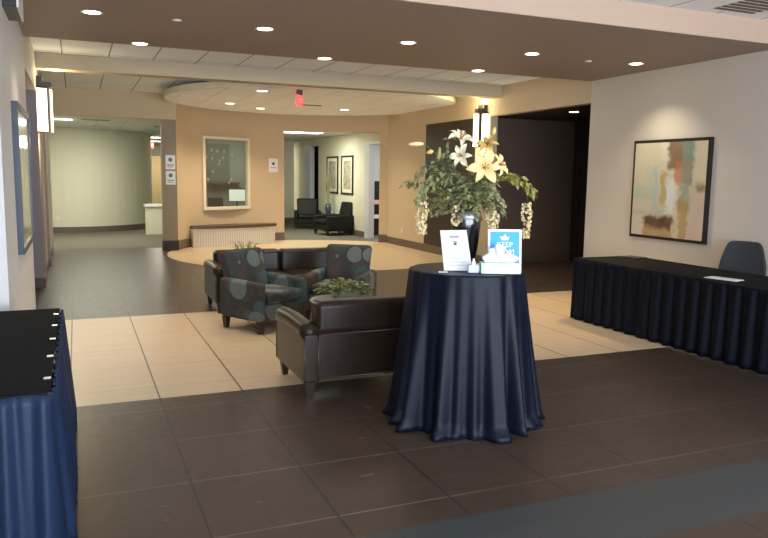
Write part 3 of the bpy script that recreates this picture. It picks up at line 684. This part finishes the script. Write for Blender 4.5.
for i in range(24):
    a = i*2*PI/24; mb.tube([(0, 0, .06), (.12*math.cos(a), .12*math.sin(a), .13), (.25*math.cos(a), .25*math.sin(a), .10)], .003, 4)
mb.build('foliage', 'leaf3', t)
t = empty('potted_plant', (2.13, 9.85, 0), 0, 'potted plant behind the rear sofa, only its leaf tips showing', 'plant')
MB().lathe([(.12, 0), (.17, .35), (.15, .35), (.001, .3)], 24).build('pot', 'pot', t, True)
mb = MB()
for i in range(26):
    a = random.uniform(0, 2*PI); tl_ = random.uniform(.3, .46); r_ = random.uniform(.05, .2)
    p = Vector((r_*math.cos(a), r_*math.sin(a), .3+tl_)); mb.tube([(0, 0, .3), (p.x*.4, p.y*.4, .3+tl_*.6), tuple(p)], .004, 4)
    for k in range(3): leafquad(mb, p-Vector((0, 0, k*.05)), Vector((math.cos(a+k*2), math.sin(a+k*2), .5)), .10, .02, .5)
mb.build('foliage', 'leaf', t)

# ------------------------------------------------------------------ round cocktail table
TX, TY, TZ = 2.47, 4.36, 1.05
t = empty('cocktail_table', (TX, TY, 0), 0, 'tall round cocktail table hidden under the black cloth', 'table')
MB().lathe([(.385, TZ-.045), (.392, TZ-.03), (.385, TZ-.015)], 40).build('table_top', 'woodleg', t); MB().lathe([(.04, .02), (.03, .1), (.03, TZ-.045)], 16).build('post', 'metal_dark', t); MB().lathe([(.25, 0), (.25, .02), (.04, .03)], 24).build('foot', 'metal_dark', t)
random.seed(11)
ph = [random.uniform(0, 6.28) for _ in range(6)]
def fold(a):
    x = a+.16*math.sin(3*a+ph[0])+.07*math.sin(7*a+ph[1])
    s_ = math.sin(13*x+ph[2]); return (abs(s_)**.75)*(1 if s_ > 0 else -1)*(.8+.35*math.sin(5*a+ph[3]))+.25*math.sin(27*a+ph[4])
def rf(r_, z, a, j):
    if z >= TZ-.001: return r_
    k = min(1, (TZ-z)/TZ); amp = .005+.052*k**1.15
    base = .395+.105*k**1.1+(.035*((k-.93)/.07) if k > .93 else 0)
    return base+amp*fold(a)+(.02*math.sin(9*a+ph[5]) if k > .93 else 0)
prof = [(.001, TZ), (.1, TZ), (.2, TZ), (.3, TZ), (.37, TZ), (.388, TZ-.002)]+[(.395, TZ-.012)]+[(.4, TZ-.012-(TZ-.017)*i/30) for i in range(1, 31)]
mb = MB().lathe(prof, 288, (0, 0), 0, 2*PI, rf)
mb.f = [q_ for q_ in mb.f if len(q_) < 10]
cl = mb.build('tablecloth', 'navy', loc=(TX, TY, 0), smooth=True, solid=.0015)
tag(cl, 'floor length black satin cloth draped over the round cocktail table', 'tablecloth')
TZ += .002

# vase
VX, VY = 2.535, 4.50
t = MB().lathe([(.055, 0), (.062, .01), (.085, .12), (.10, .26), (.104, .34), (.098, .385), (.075, .405), (.05, .42), (.045, .44), (.062, .475), (.085, .49), (.08, .49), (.055, .47), (.035, .44), (.001, .43)], 48).build('tall_vase', 'vase', loc=(VX, VY, TZ), smooth=True)
tag(t, 'tall glossy black vase with pewter shoulder band on the cocktail table', 'vase')
MB().lathe([(.1045, .335), (.107, .35), (.1015, .385), (.079, .405), (.075, .400), (.09, .37), (.1045, .335)], 48, caps=False).build('shoulder_band', 'vaseband', t, True)
TOP = Vector((VX, VY, TZ+.45))
cam_dir = Vector((-sy, -cy, 0)); rgt = Vector((cy, -sy, 0))
def at(px, py, dy=0):   # photo position at the arrangement's depth, plus an offset towards the camera
    p = fw + rt*((px-384)/f) - up*((py-269)/f)
    dd = (Vector((VX, VY, 0))+cam_dir*dy - Vector((0, 0, 0))).dot(Vector((sy, cy, 0)))
    k = dd/(p.x*sy+p.y*cy); return Vector((p.x*k, p.y*k, 1.68+p.z*k))
def curve_pts(a, b, n_=8, lift=.1):
    return [a.lerp(b, i/n_)+Vector((0, 0, lift*math.sin(PI*i/n_))) for i in range(n_+1)]
# lilies
def lily(px, py, dy, face, size, pm, lb, cat='flower'):
    P_ = at(px, py, dy); t = empty('lily', P_, 0, lb, cat)
    z = Vector(face).normalized(); q4 = z.to_track_quat('Z', 'Y').to_matrix().to_4x4()
    for k in range(6):
        a = k*PI/3+(.1 if k % 2 else 0); mb = MB(); rows = []
        L = size*(1 if k % 2 else .92); wd_ = size*(.26 if k % 2 else .19)
        for i in range(8):
            s_ = i/7; r_ = L*(.05+.95*s_); zz = L*(.42*math.sin(s_*PI*.62)-.22*s_**3); w_ = wd_*math.sin(PI*min(1, .08+.90*s_))**.8
            rows.append([(r_, y_*w_, zz+abs(y_)*w_*.35) for y_ in (-1, -.5, 0, .5, 1)])
        mb.T = q4 @ Matrix.Rotation(a, 4, 'Z'); mb.grid(rows); mb.build('petal', pm, t, True)
    mb = MB(); mb.T = q4
    for k in range(6):
        a = k*PI/3+.5; mb.tube([(0, 0, 0), (.12*size*math.cos(a), .12*size*math.sin(a), .45*size), (.2*size*math.cos(a), .2*size*math.sin(a), .6*size)], [.002, .002, .004], 5)
    mb.build('stamens', 'pollen', t)
    base = TOP-P_; MB().tube(curve_pts(Vector((0, 0, 0)), base, 8, .0), .003, 5).build('stem', 'stem', t)
    return t
F = cam_dir
lily(484, 168, .17, F+Vector((0, 0, .15)), .125, 'petal_mix', 'largest open cream lily with golden heart, at the centre of the bouquet')
lily(460, 141, .05, F*.5+rgt*.3+Vector((0, 0, .9)), .115, 'petal_white', 'white lily at the top left of the bouquet')
lily(462, 156, .10, F*.9-rgt*.5+Vector((0, 0, .1)), .09, 'petal_white', 'small white lily just below the top white lily')
lily(488, 146, .02, F*.6-rgt*.3+Vector((0, 0, .6)), .09, 'petal_gold', 'golden lily in front of the glowing sconce')
lily(497, 166, .12, F*.6+rgt*.8+Vector((0, 0, .4)), .10, 'petal_mix', 'cream lily right of the largest lily, one long petal pointing right')
# buds
def bud(px, py, dirv, lb, pm='leaf2', L=.075):
    P_ = at(px, py, .04); t = empty('lily_bud', P_, 0, lb, 'flower'); z = dirv.normalized()
    pts = [P_*0+z*(L*(s_-.5)) for s_ in (0, .15, .4, .7, .9, 1)]
    MB().tube(pts, [.003, .012, .017, .013, .007, .002], 10).build('bud', pm, t, True)
    a = -z*L*.5; b_ = TOP-P_
    MB().tube([tuple(a.lerp(b_, i/8)+Vector((0, 0, .05*math.sin(PI*i/8)))) for i in range(9)], .0025, 5).build('stem', 'stem', t)
bud(416, 144, -rgt+Vector((0, 0, -.05)), 'long yellow green bud sticking out far left of the bouquet', 'petal_mix', .11)
bud(439, 154, Vector((0, 0, 1))+rgt*.1, 'upright green bud left of the white lilies', 'leaf2', .10)
bud(430, 152, -rgt-Vector((0, 0, .3)), 'small pointed bud between the long bud and the white lilies', 'petal_gold', .05)
bud(494, 131, Vector((0, 0, 1))+rgt*.2, 'small golden bud at the very top of the bouquet', 'petal_gold', .06)
# greenery mass
mb = MB(); random.seed(5)
ctr = at(465, 186, .0)
for i in range(125):
    a = random.uniform(0, 2*PI); e = random.uniform(-.35, 1.2)
    d = Vector((math.cos(a)*math.cos(e), math.sin(a)*math.cos(e), math.sin(e)))
    L = random.uniform(.16, .30); pts = []
    for k in range(8):
        s_ = k/7; pts.append(TOP+Vector((0, 0, .02))+d*L*s_*Vector((1, 1, 1)).length/1.73+Vector((0, 0, .10*s_-.14*s_*s_)))
    mb.tube([tuple(p) for p in pts], .002, 4)
    for k in range(1, 8):
        for s2 in range(3):
            dd = Vector((random.uniform(-1, 1), random.uniform(-1, 1), random.uniform(-.5, .8)))+d*.8
            leafquad(mb, pts[k], dd, random.uniform(.03, .05), random.uniform(.009, .014), .4, random.uniform(-1, 1))
o = mb.build('bouquet_greenery', 'leaf'); tag(o, 'dusty green leaf mass filling the mouth of the black vase', 'greenery', kind='stuff')
def branch(pts, lb, leafm='leaf2', n_=90, L=.05, spread=.045):
    P_ = at(*pts[0]); t = empty('leafy_branch', P_, 0, lb, 'branch'); W_ = [TOP-P_]+[at(*q_)-P_ for q_ in pts]
    mb = MB(); mb.tube([tuple(p) for p in W_], .003, 5); mb.build('twig', 'stem', t); mb = MB()
    for i in range(n_):
        s_ = random.uniform(.18, 1)*(len(W_)-1); k = min(int(s_), len(W_)-2); p = W_[k].lerp(W_[k+1], s_-k)
        p = p+Vector([random.uniform(-spread, spread)*.6 for _ in range(3)])
        dd = (W_[k+1]-W_[k]).normalized()*.7+Vector((random.uniform(-1, 1), random.uniform(-1, 1), random.uniform(-.9, .5)))
        leafquad(mb, p, dd, L*random.uniform(.6, 1.1), L*.26, .4, random.uniform(-1, 1))
    mb.build('leaves', leafm, t)
branch([(448, 178, .1), (435, 176, .12), (424, 186, .12), (419, 205, .12)], 'arching green branch on the left side, above the left blossom cluster', 'leaf', 110, .055)
branch([(440, 170, .02), (425, 165, .02), (413, 184, .02), (407, 184, .02)], 'thin branch with dark leaves reaching farthest left', 'leaf', 45, .05, .03)
branch([(500, 176, .08), (514, 176, .08), (525, 184, .08), (533, 192, .08)], 'arching yellow green branch drooping to the right', 'leaf2', 130, .055, .03)
branch([(488, 190, .14), (497, 200, .14), (503, 210, .14)], 'short fern like branch hanging right of the vase neck', 'leaf', 70, .06)
branch([(452, 160, -.02), (446, 152, -.02), (450, 135, -.02)], 'thin upright twig behind the white lilies', 'leaf', 22, .05, .02)
branch([(440, 190, .08), (432, 176, .08), (436, 158, .08)], 'loose yellow green branch below the upright bud', 'leaf2', 40, .05, .03)
# hanging blossom clusters
def blossom(px, y0, y1, dy, wpx, lb, n_=70, start=None):
    P_ = at(px, y0, dy); Q_ = at(px, y1, dy); t = empty('hanging_blossom_cluster', P_, 0, lb, 'flower'); H = (P_-Q_).z; W_ = wpx/145/2
    st = (start or TOP)-P_
    MB().tube([tuple(st.lerp(Vector((0, 0, 0)), i/6)+Vector((0, 0, .06*math.sin(PI*i/6)))) for i in range(7)]+[(0, 0, -H*.95)], .002, 4).build('stem', 'stem', t)
    mb = MB()
    for i in range(n_):
        s_ = random.random(); w_ = W_*(1-.45*s_)*(.6+.4*min(1, s_*5)); a = random.uniform(0, 2*PI); c0 = Vector((w_*math.cos(a)*random.uniform(.3, 1), w_*math.sin(a)*random.uniform(.3, 1), -H*s_))
        z = Vector((math.cos(a), math.sin(a), random.uniform(-.4, .5))).normalized(); q4 = Matrix.Translation(c0) @ z.to_track_quat('Z', 'Y').to_matrix().to_4x4()
        mb.T = q4; R_ = random.uniform(.009, .014)
        for k in range(4):
            b_ = k*PI/2; rows = [[(R_*r_*math.cos(b_+o_*.7*r_**.2), R_*r_*math.sin(b_+o_*.7*r_**.2), R_*(.7*r_*r_)) for o_ in (-1, 0, 1)] for r_ in (.05, .6, 1)]
            mb.grid(rows)
    mb.T = Matrix.Identity(4); mb.build('blossoms', 'blossom', t, True)
blossom(422, 202, 234, .12, 15, 'long hanging cluster of cream blossoms at the far left of the bouquet', 120, at(421, 190, .12))
blossom(456, 205, 226, .15, 10, 'short golden white blossom cluster hanging left of the vase', 26, TOP)
blossom(493, 212, 232, .16, 15, 'pale blossom cluster hanging behind the blue sign', 60, at(490, 200, .12))
blossom(527, 203, 238, .08, 13, 'long hanging cluster of cream blossoms at the far right of the bouquet', 100, at(527, 190, .08))

# signs on the cocktail table
t = empty('leaning_sign', (2.345, 4.25, TZ), math.radians(-26), 'white printed sign in a leaning clear holder on the cocktail table', 'sign')
R1 = Matrix.Rotation(math.radians(-24), 4, 'X')
mbs = MB(); mbs.hexa([(-.095, 0, .004), (.095, 0, .004), (.095, .005, .004), (-.095, .005, .004)], [(-.125, .13, .262), (.055, .13, .268), (.055, .135, .268), (-.125, .135, .262)])
pp = mbs.build('paper', 'paper', t)
MB().box(-.10, .10, -.02, .12, 0, .004).build('holder_foot', 'glass', t)
def onsheet(u, v): # u -1..1 , v 0..1 on sheet front
    b0, b1 = Vector((-.095, 0, .004)), Vector((.095, 0, .004)); t0, t1 = Vector((-.125, .13, .262)), Vector((.055, .13, .268))
    k = (u+1)/2; return b0.lerp(b1, k).lerp(t0.lerp(t1, k), v)
def mark(u0, u1, v0, v1): 
    o_ = Vector((0, -.002, .001)); return [tuple(onsheet(a, b)+o_) for a, b in ((u0, v0), (u1, v0), (u1, v1), (u0, v1))]
mb = MB(); mb.add(mark(-.35, .35, .80, .86), [(0, 1, 2, 3)]); mb.add(mark(-.12, .16, .66, .73), [(0, 1, 2, 3)]); mb.build('logo_print', 'inkgrey', pp)
mb = MB(); mb.add(mark(-.1, .12, .62, .70), [(0, 1, 2, 3)]); mb.build('emblem', 'ink', pp)
mb = MB()
for v, wv in ((.50, .45), (.40, .12), (.28, .4), (.20, .6), (.12, .62)): mb.add(mark(-wv, wv, v, v+.012), [(0, 1, 2, 3)])
mb.build('text_lines', 'inkgrey', pp)

t = empty('blue_sign', (2.635, 4.135, TZ), math.radians(-23), 'bright blue sign with white crown behind the tissue box', 'sign')
tilt = math.radians(-8)
fr = MB().box(-.113, .113, 0, .006, 0, .285).build('white_border', 'paper', t); fr.rotation_euler = (tilt, 0, 0)
MB().box(-.098, .098, -.0012, 0, .015, .268).build('blue_panel', 'cyan', fr)
text('KEEP', .05, 'paper', fr, (0, -.0016, .165), (PI/2, 0, 0)); text('CALM', .05, 'paper', fr, (0, -.0016, .118), (PI/2, 0, 0))
cr = MB(); cr.add([(-.022, -.002, .212), (.022, -.002, .212), (.032, -.002, .238), (.016, -.002, .232), (0, -.002, .252), (-.016, -.002, .232), (-.032, -.002, .238)], [(0, 1, 2, 3, 4, 5, 6)]); cr.build('crown', 'paper', fr)
MB().box(-.11, .11, -.03, .09, 0, .003).build('foot', 'glass', t)
# tissue box
t = empty('tissue_box', (2.565, 4.085, TZ+.001), math.radians(-23), 'mint and white tissue box with a tissue pulled out, before the blue sign', 'tissue box')
MB().box(-.13, .13, -.055, .045, 0, .07).build('carton', 'mint', t, bevel=.003)
MB().box(-.105, .131, -.0565, -.055, .002, .068).build('white_front', 'paper', t)
mb = MB(); rows = []
random.seed(3)
for j in range(9):
    s_ = j/8; rows.append([((-.085+.17*i/14)*(.7+.75*math.sin(PI*min(s_+.18, .9)))+.01*math.sin(i*2.1+j), .012*math.sin(i*1.3+j*.6)*(.4+s_), .068+.125*s_*(.8+.2*math.cos((i-6)*.45))) for i in range(15)])
mb.grid(rows); mb.build('tissue', 'paper', t, True, solid=.004)
t = empty('small_bottle', (2.395, 4.135, TZ+.001), math.radians(-20), 'small pale lavender bottle beside the white sign', 'bottle')
MB().box(-.038, .038, -.02, .02, 0, .055).build('body', 'lavender', t, True, .008, 3); MB().lathe([(.013, .055), (.013, .075), (.007, .08), (.007, .095)], 14).build('cap', 'white', t, True)
tag(MB().box(-.03, .03, -.018, .018, 0, .004).build('flat_card', 'paper', loc=(2.215, 4.22, TZ+.001), rz=-.4), 'small white card lying left of the white sign', 'card')

# ------------------------------------------------------------------ skirted desk on the right
DX0, DX1, DY0, DY1, DZ = 5.50, 6.36, 2.3, 7.08, .735
t = empty('banquet_table', (0, 0, 0), 0, 'long banquet table hidden under black cloth along the right wall', 'table')
MB().box(DX0+.02, DX1-.02, DY0+.02, DY1-.02, DZ-.04, DZ-.003).build('table_top', 'woodleg', t)
for x in (DX0+.15, DX1-.15):
    for y in (DY0+.3, 4.6, DY1-.3): MB().tube([(x, y, 0), (x, y, DZ-.04)], .016, 8).build('leg', 'metal_dark', t)
tag(MB().box(DX0-.003, DX1+.003, DY0, DY1+.003, DZ-.003, DZ+.002).build('table_cover', 'navy_top', bevel=.004), 'flat black cloth covering the long table top', 'tablecloth')
random.seed(9)
def skirt_sheet(path, z0, z1, amp, freq, flare, nz=14):
    # path: list of ((x,y),(nx,ny)) samples
    rows = []; S = 0; out = []
    for i, ((x, y), (nx, ny)) in enumerate(path):
        if i: S += math.hypot(x-path[i-1][0][0], y-path[i-1][0][1])
        out.append((x, y, nx, ny, S))
    for j in range(nz+1):
        k = j/nz; z = z1-(z1-z0)*k; r_ = []
        for x, y, nx, ny, s_ in out:
            ww = math.sin(freq*s_+.9*math.sin(s_*2.3)+.5*math.sin(s_*5.1)); d = amp*(.35+.65*k**.7)*(abs(ww)**.8)*(1 if ww > 0 else -1)+amp*.35*math.sin(freq*2.1*s_)*(1-k*.5)+flare*k
            r_.append((x+nx*d, y+ny*d, z))
        rows.append(r_)
    return MB().grid(rows)
def path_line(a, b, n_, nrm): return [((a[0]+(b[0]-a[0])*i/n_, a[1]+(b[1]-a[1])*i/n_), nrm) for i in range(n_+1)]
P1 = path_line((DX1-.3, DY1+.01), (DX0+.0, DY1+.01), 60, (0, 1))+path_line((DX0-.012, DY1-.0), (DX0-.012, DY0), 620, (-1, 0))
o = skirt_sheet(P1, .01, DZ-.004, .024, 37, .025).build('table_skirt', 'skirt', smooth=True, solid=.001)
tag(o, 'long pleated black skirt around the front of the long table', 'table skirt')
tag(MB().box(-.16, .0, -.16, .16, 0, .004).box(-.15, -.01, -.15, .15, .004, .007).build('paper_stack', 'paper', loc=(5.82, 5.13, DZ+.002), rz=.25), 'small stack of white papers on the long black table', 'papers')
tag(MB().box(-.1, .1, -.12, .12, 0, .014).build('black_folder', 'black', loc=(6.2, 6.86, DZ+.002), rz=.1, bevel=.003), 'flat black folder at the far corner of the long table', 'folder')
# desk chair
t = empty('office_chair', (6.78, 5.86, 0), math.radians(-68), 'charcoal upholstered office chair behind the long table', 'chair')
MB().box(-.25, .25, -.22, .22, .42, .51).build('seat', 'grey_fabric', t, True, .04, 4)
rows = []
bk = MB(); sh = [(.44, .20), (.52, .245), (.62, .262), (.74, .255), (.86, .225), (.95, .195), (.99, .17), (1.005, .13)]
for th in (0, 1):
    rows = []
    for z, hw in sh:
        rows.append([(hw*u_, (.20+.10*(z-.44)-.05*u_*u_*0-(.07 if th == 0 else 0)*(1-.15*abs(u_))-.05*u_*u_), z) for u_ in (-1, -.85, -.5, 0, .5, .85, 1)])
    bk.grid(rows)
nn = len(sh)*7
def id_(t_, j, i): return t_*nn+j*7+i
ff = []
for j in range(len(sh)-1):
    ff += [(id_(0, j, 0), id_(1, j, 0), id_(1, j+1, 0), id_(0, j+1, 0)), (id_(0, j, 6), id_(0, j+1, 6), id_(1, j+1, 6), id_(1, j, 6))]
for i in range(6):
    ff += [(id_(0, 0, i), id_(0, 0, i+1), id_(1, 0, i+1), id_(1, 0, i)), (id_(0, len(sh)-1, i), id_(1, len(sh)-1, i), id_(1, len(sh)-1, i+1), id_(0, len(sh)-1, i+1))]
bk.f += ff
bk.build('backrest', 'grey_fabric', t, True, sub=2)
MB().tube([(0, 0, .08), (0, 0, .42)], .03, 12).build('gas_post', 'metal_dark', t)
for k in range(5):
    a = k*2*PI/5; bs = MB().tube([(0, 0, .10), (.26*math.cos(a), .26*math.sin(a), .065)], [.025, .015], 8).build('base_arm', 'black', t); MB().tube([(.26*math.cos(a)-.012, .26*math.sin(a), .026), (.26*math.cos(a)+.012, .26*math.sin(a), .026)], .026, 12).build('castor', 'black', bs)

# ------------------------------------------------------------------ near left table
LX0, LX1, LY0, LY1 = -.87, -.135, 3.33, 5.40
t = empty('banquet_table', (0, 0, 0), 0, 'banquet table at the left edge under a blue skirt', 'table')
MB().box(LX0+.01, LX1-.01, LY0+.01, LY1-.01, .70, .735).build('table_top', 'woodleg', t)
for x in (LX0+.1, LX1-.1):
    for y in (LY0+.2, LY1-.2): MB().tube([(x, y, 0), (x, y, .70)], .016, 8).build('leg', 'metal_dark', t)
tag(MB().box(LX0, LX1, LY0, LY1, .735, .742).build('table_cover', 'navy_top', bevel=.003), 'black cloth top of the table at the left edge', 'tablecloth')
mbk = MB()
P2 = path_line((LX1+.008, LY1), (LX1+.008, LY0), 260, (1, 0))+path_line((LX1, LY0-.008), (LX0, LY0-.008), 120, (0, -1))
o = skirt_sheet(P2, .01, .733, .022, 40, .05).build('table_skirt', 'blue_skirt', smooth=True, solid=.001)
tag(o, 'navy blue satin skirt hanging from the table at the left edge', 'table skirt')
c0 = None
for k, y in enumerate((5.17, 4.79, 4.40, 3.98, 3.55)):
    lb = ['farthest', 'second farthest', 'middle', 'second nearest', 'nearest'][k]
    if c0 is None:
        c0 = MB().box(-.034, -.004, -.016, .016, 0, .003).build('skirt_clip', 'chrome', loc=(LX1+.0, y, .742)); tag(c0, 'farthest of five silver skirt clips on the left table edge', 'clip', 'silver skirt clips')
    else:
        o = c0.copy(); C.objects.link(o); o.location = (LX1, y, .742); o['label'] = lb+' of five silver skirt clips on the left table edge'

# ------------------------------------------------------------------ world
W = bpy.data.worlds.new('world'); sc.world = W; W.use_nodes = True
W.node_tree.nodes['Background'].inputs[0].default_value = (.55, .7, 1, 1); W.node_tree.nodes['Background'].inputs[1].default_value = 1.0
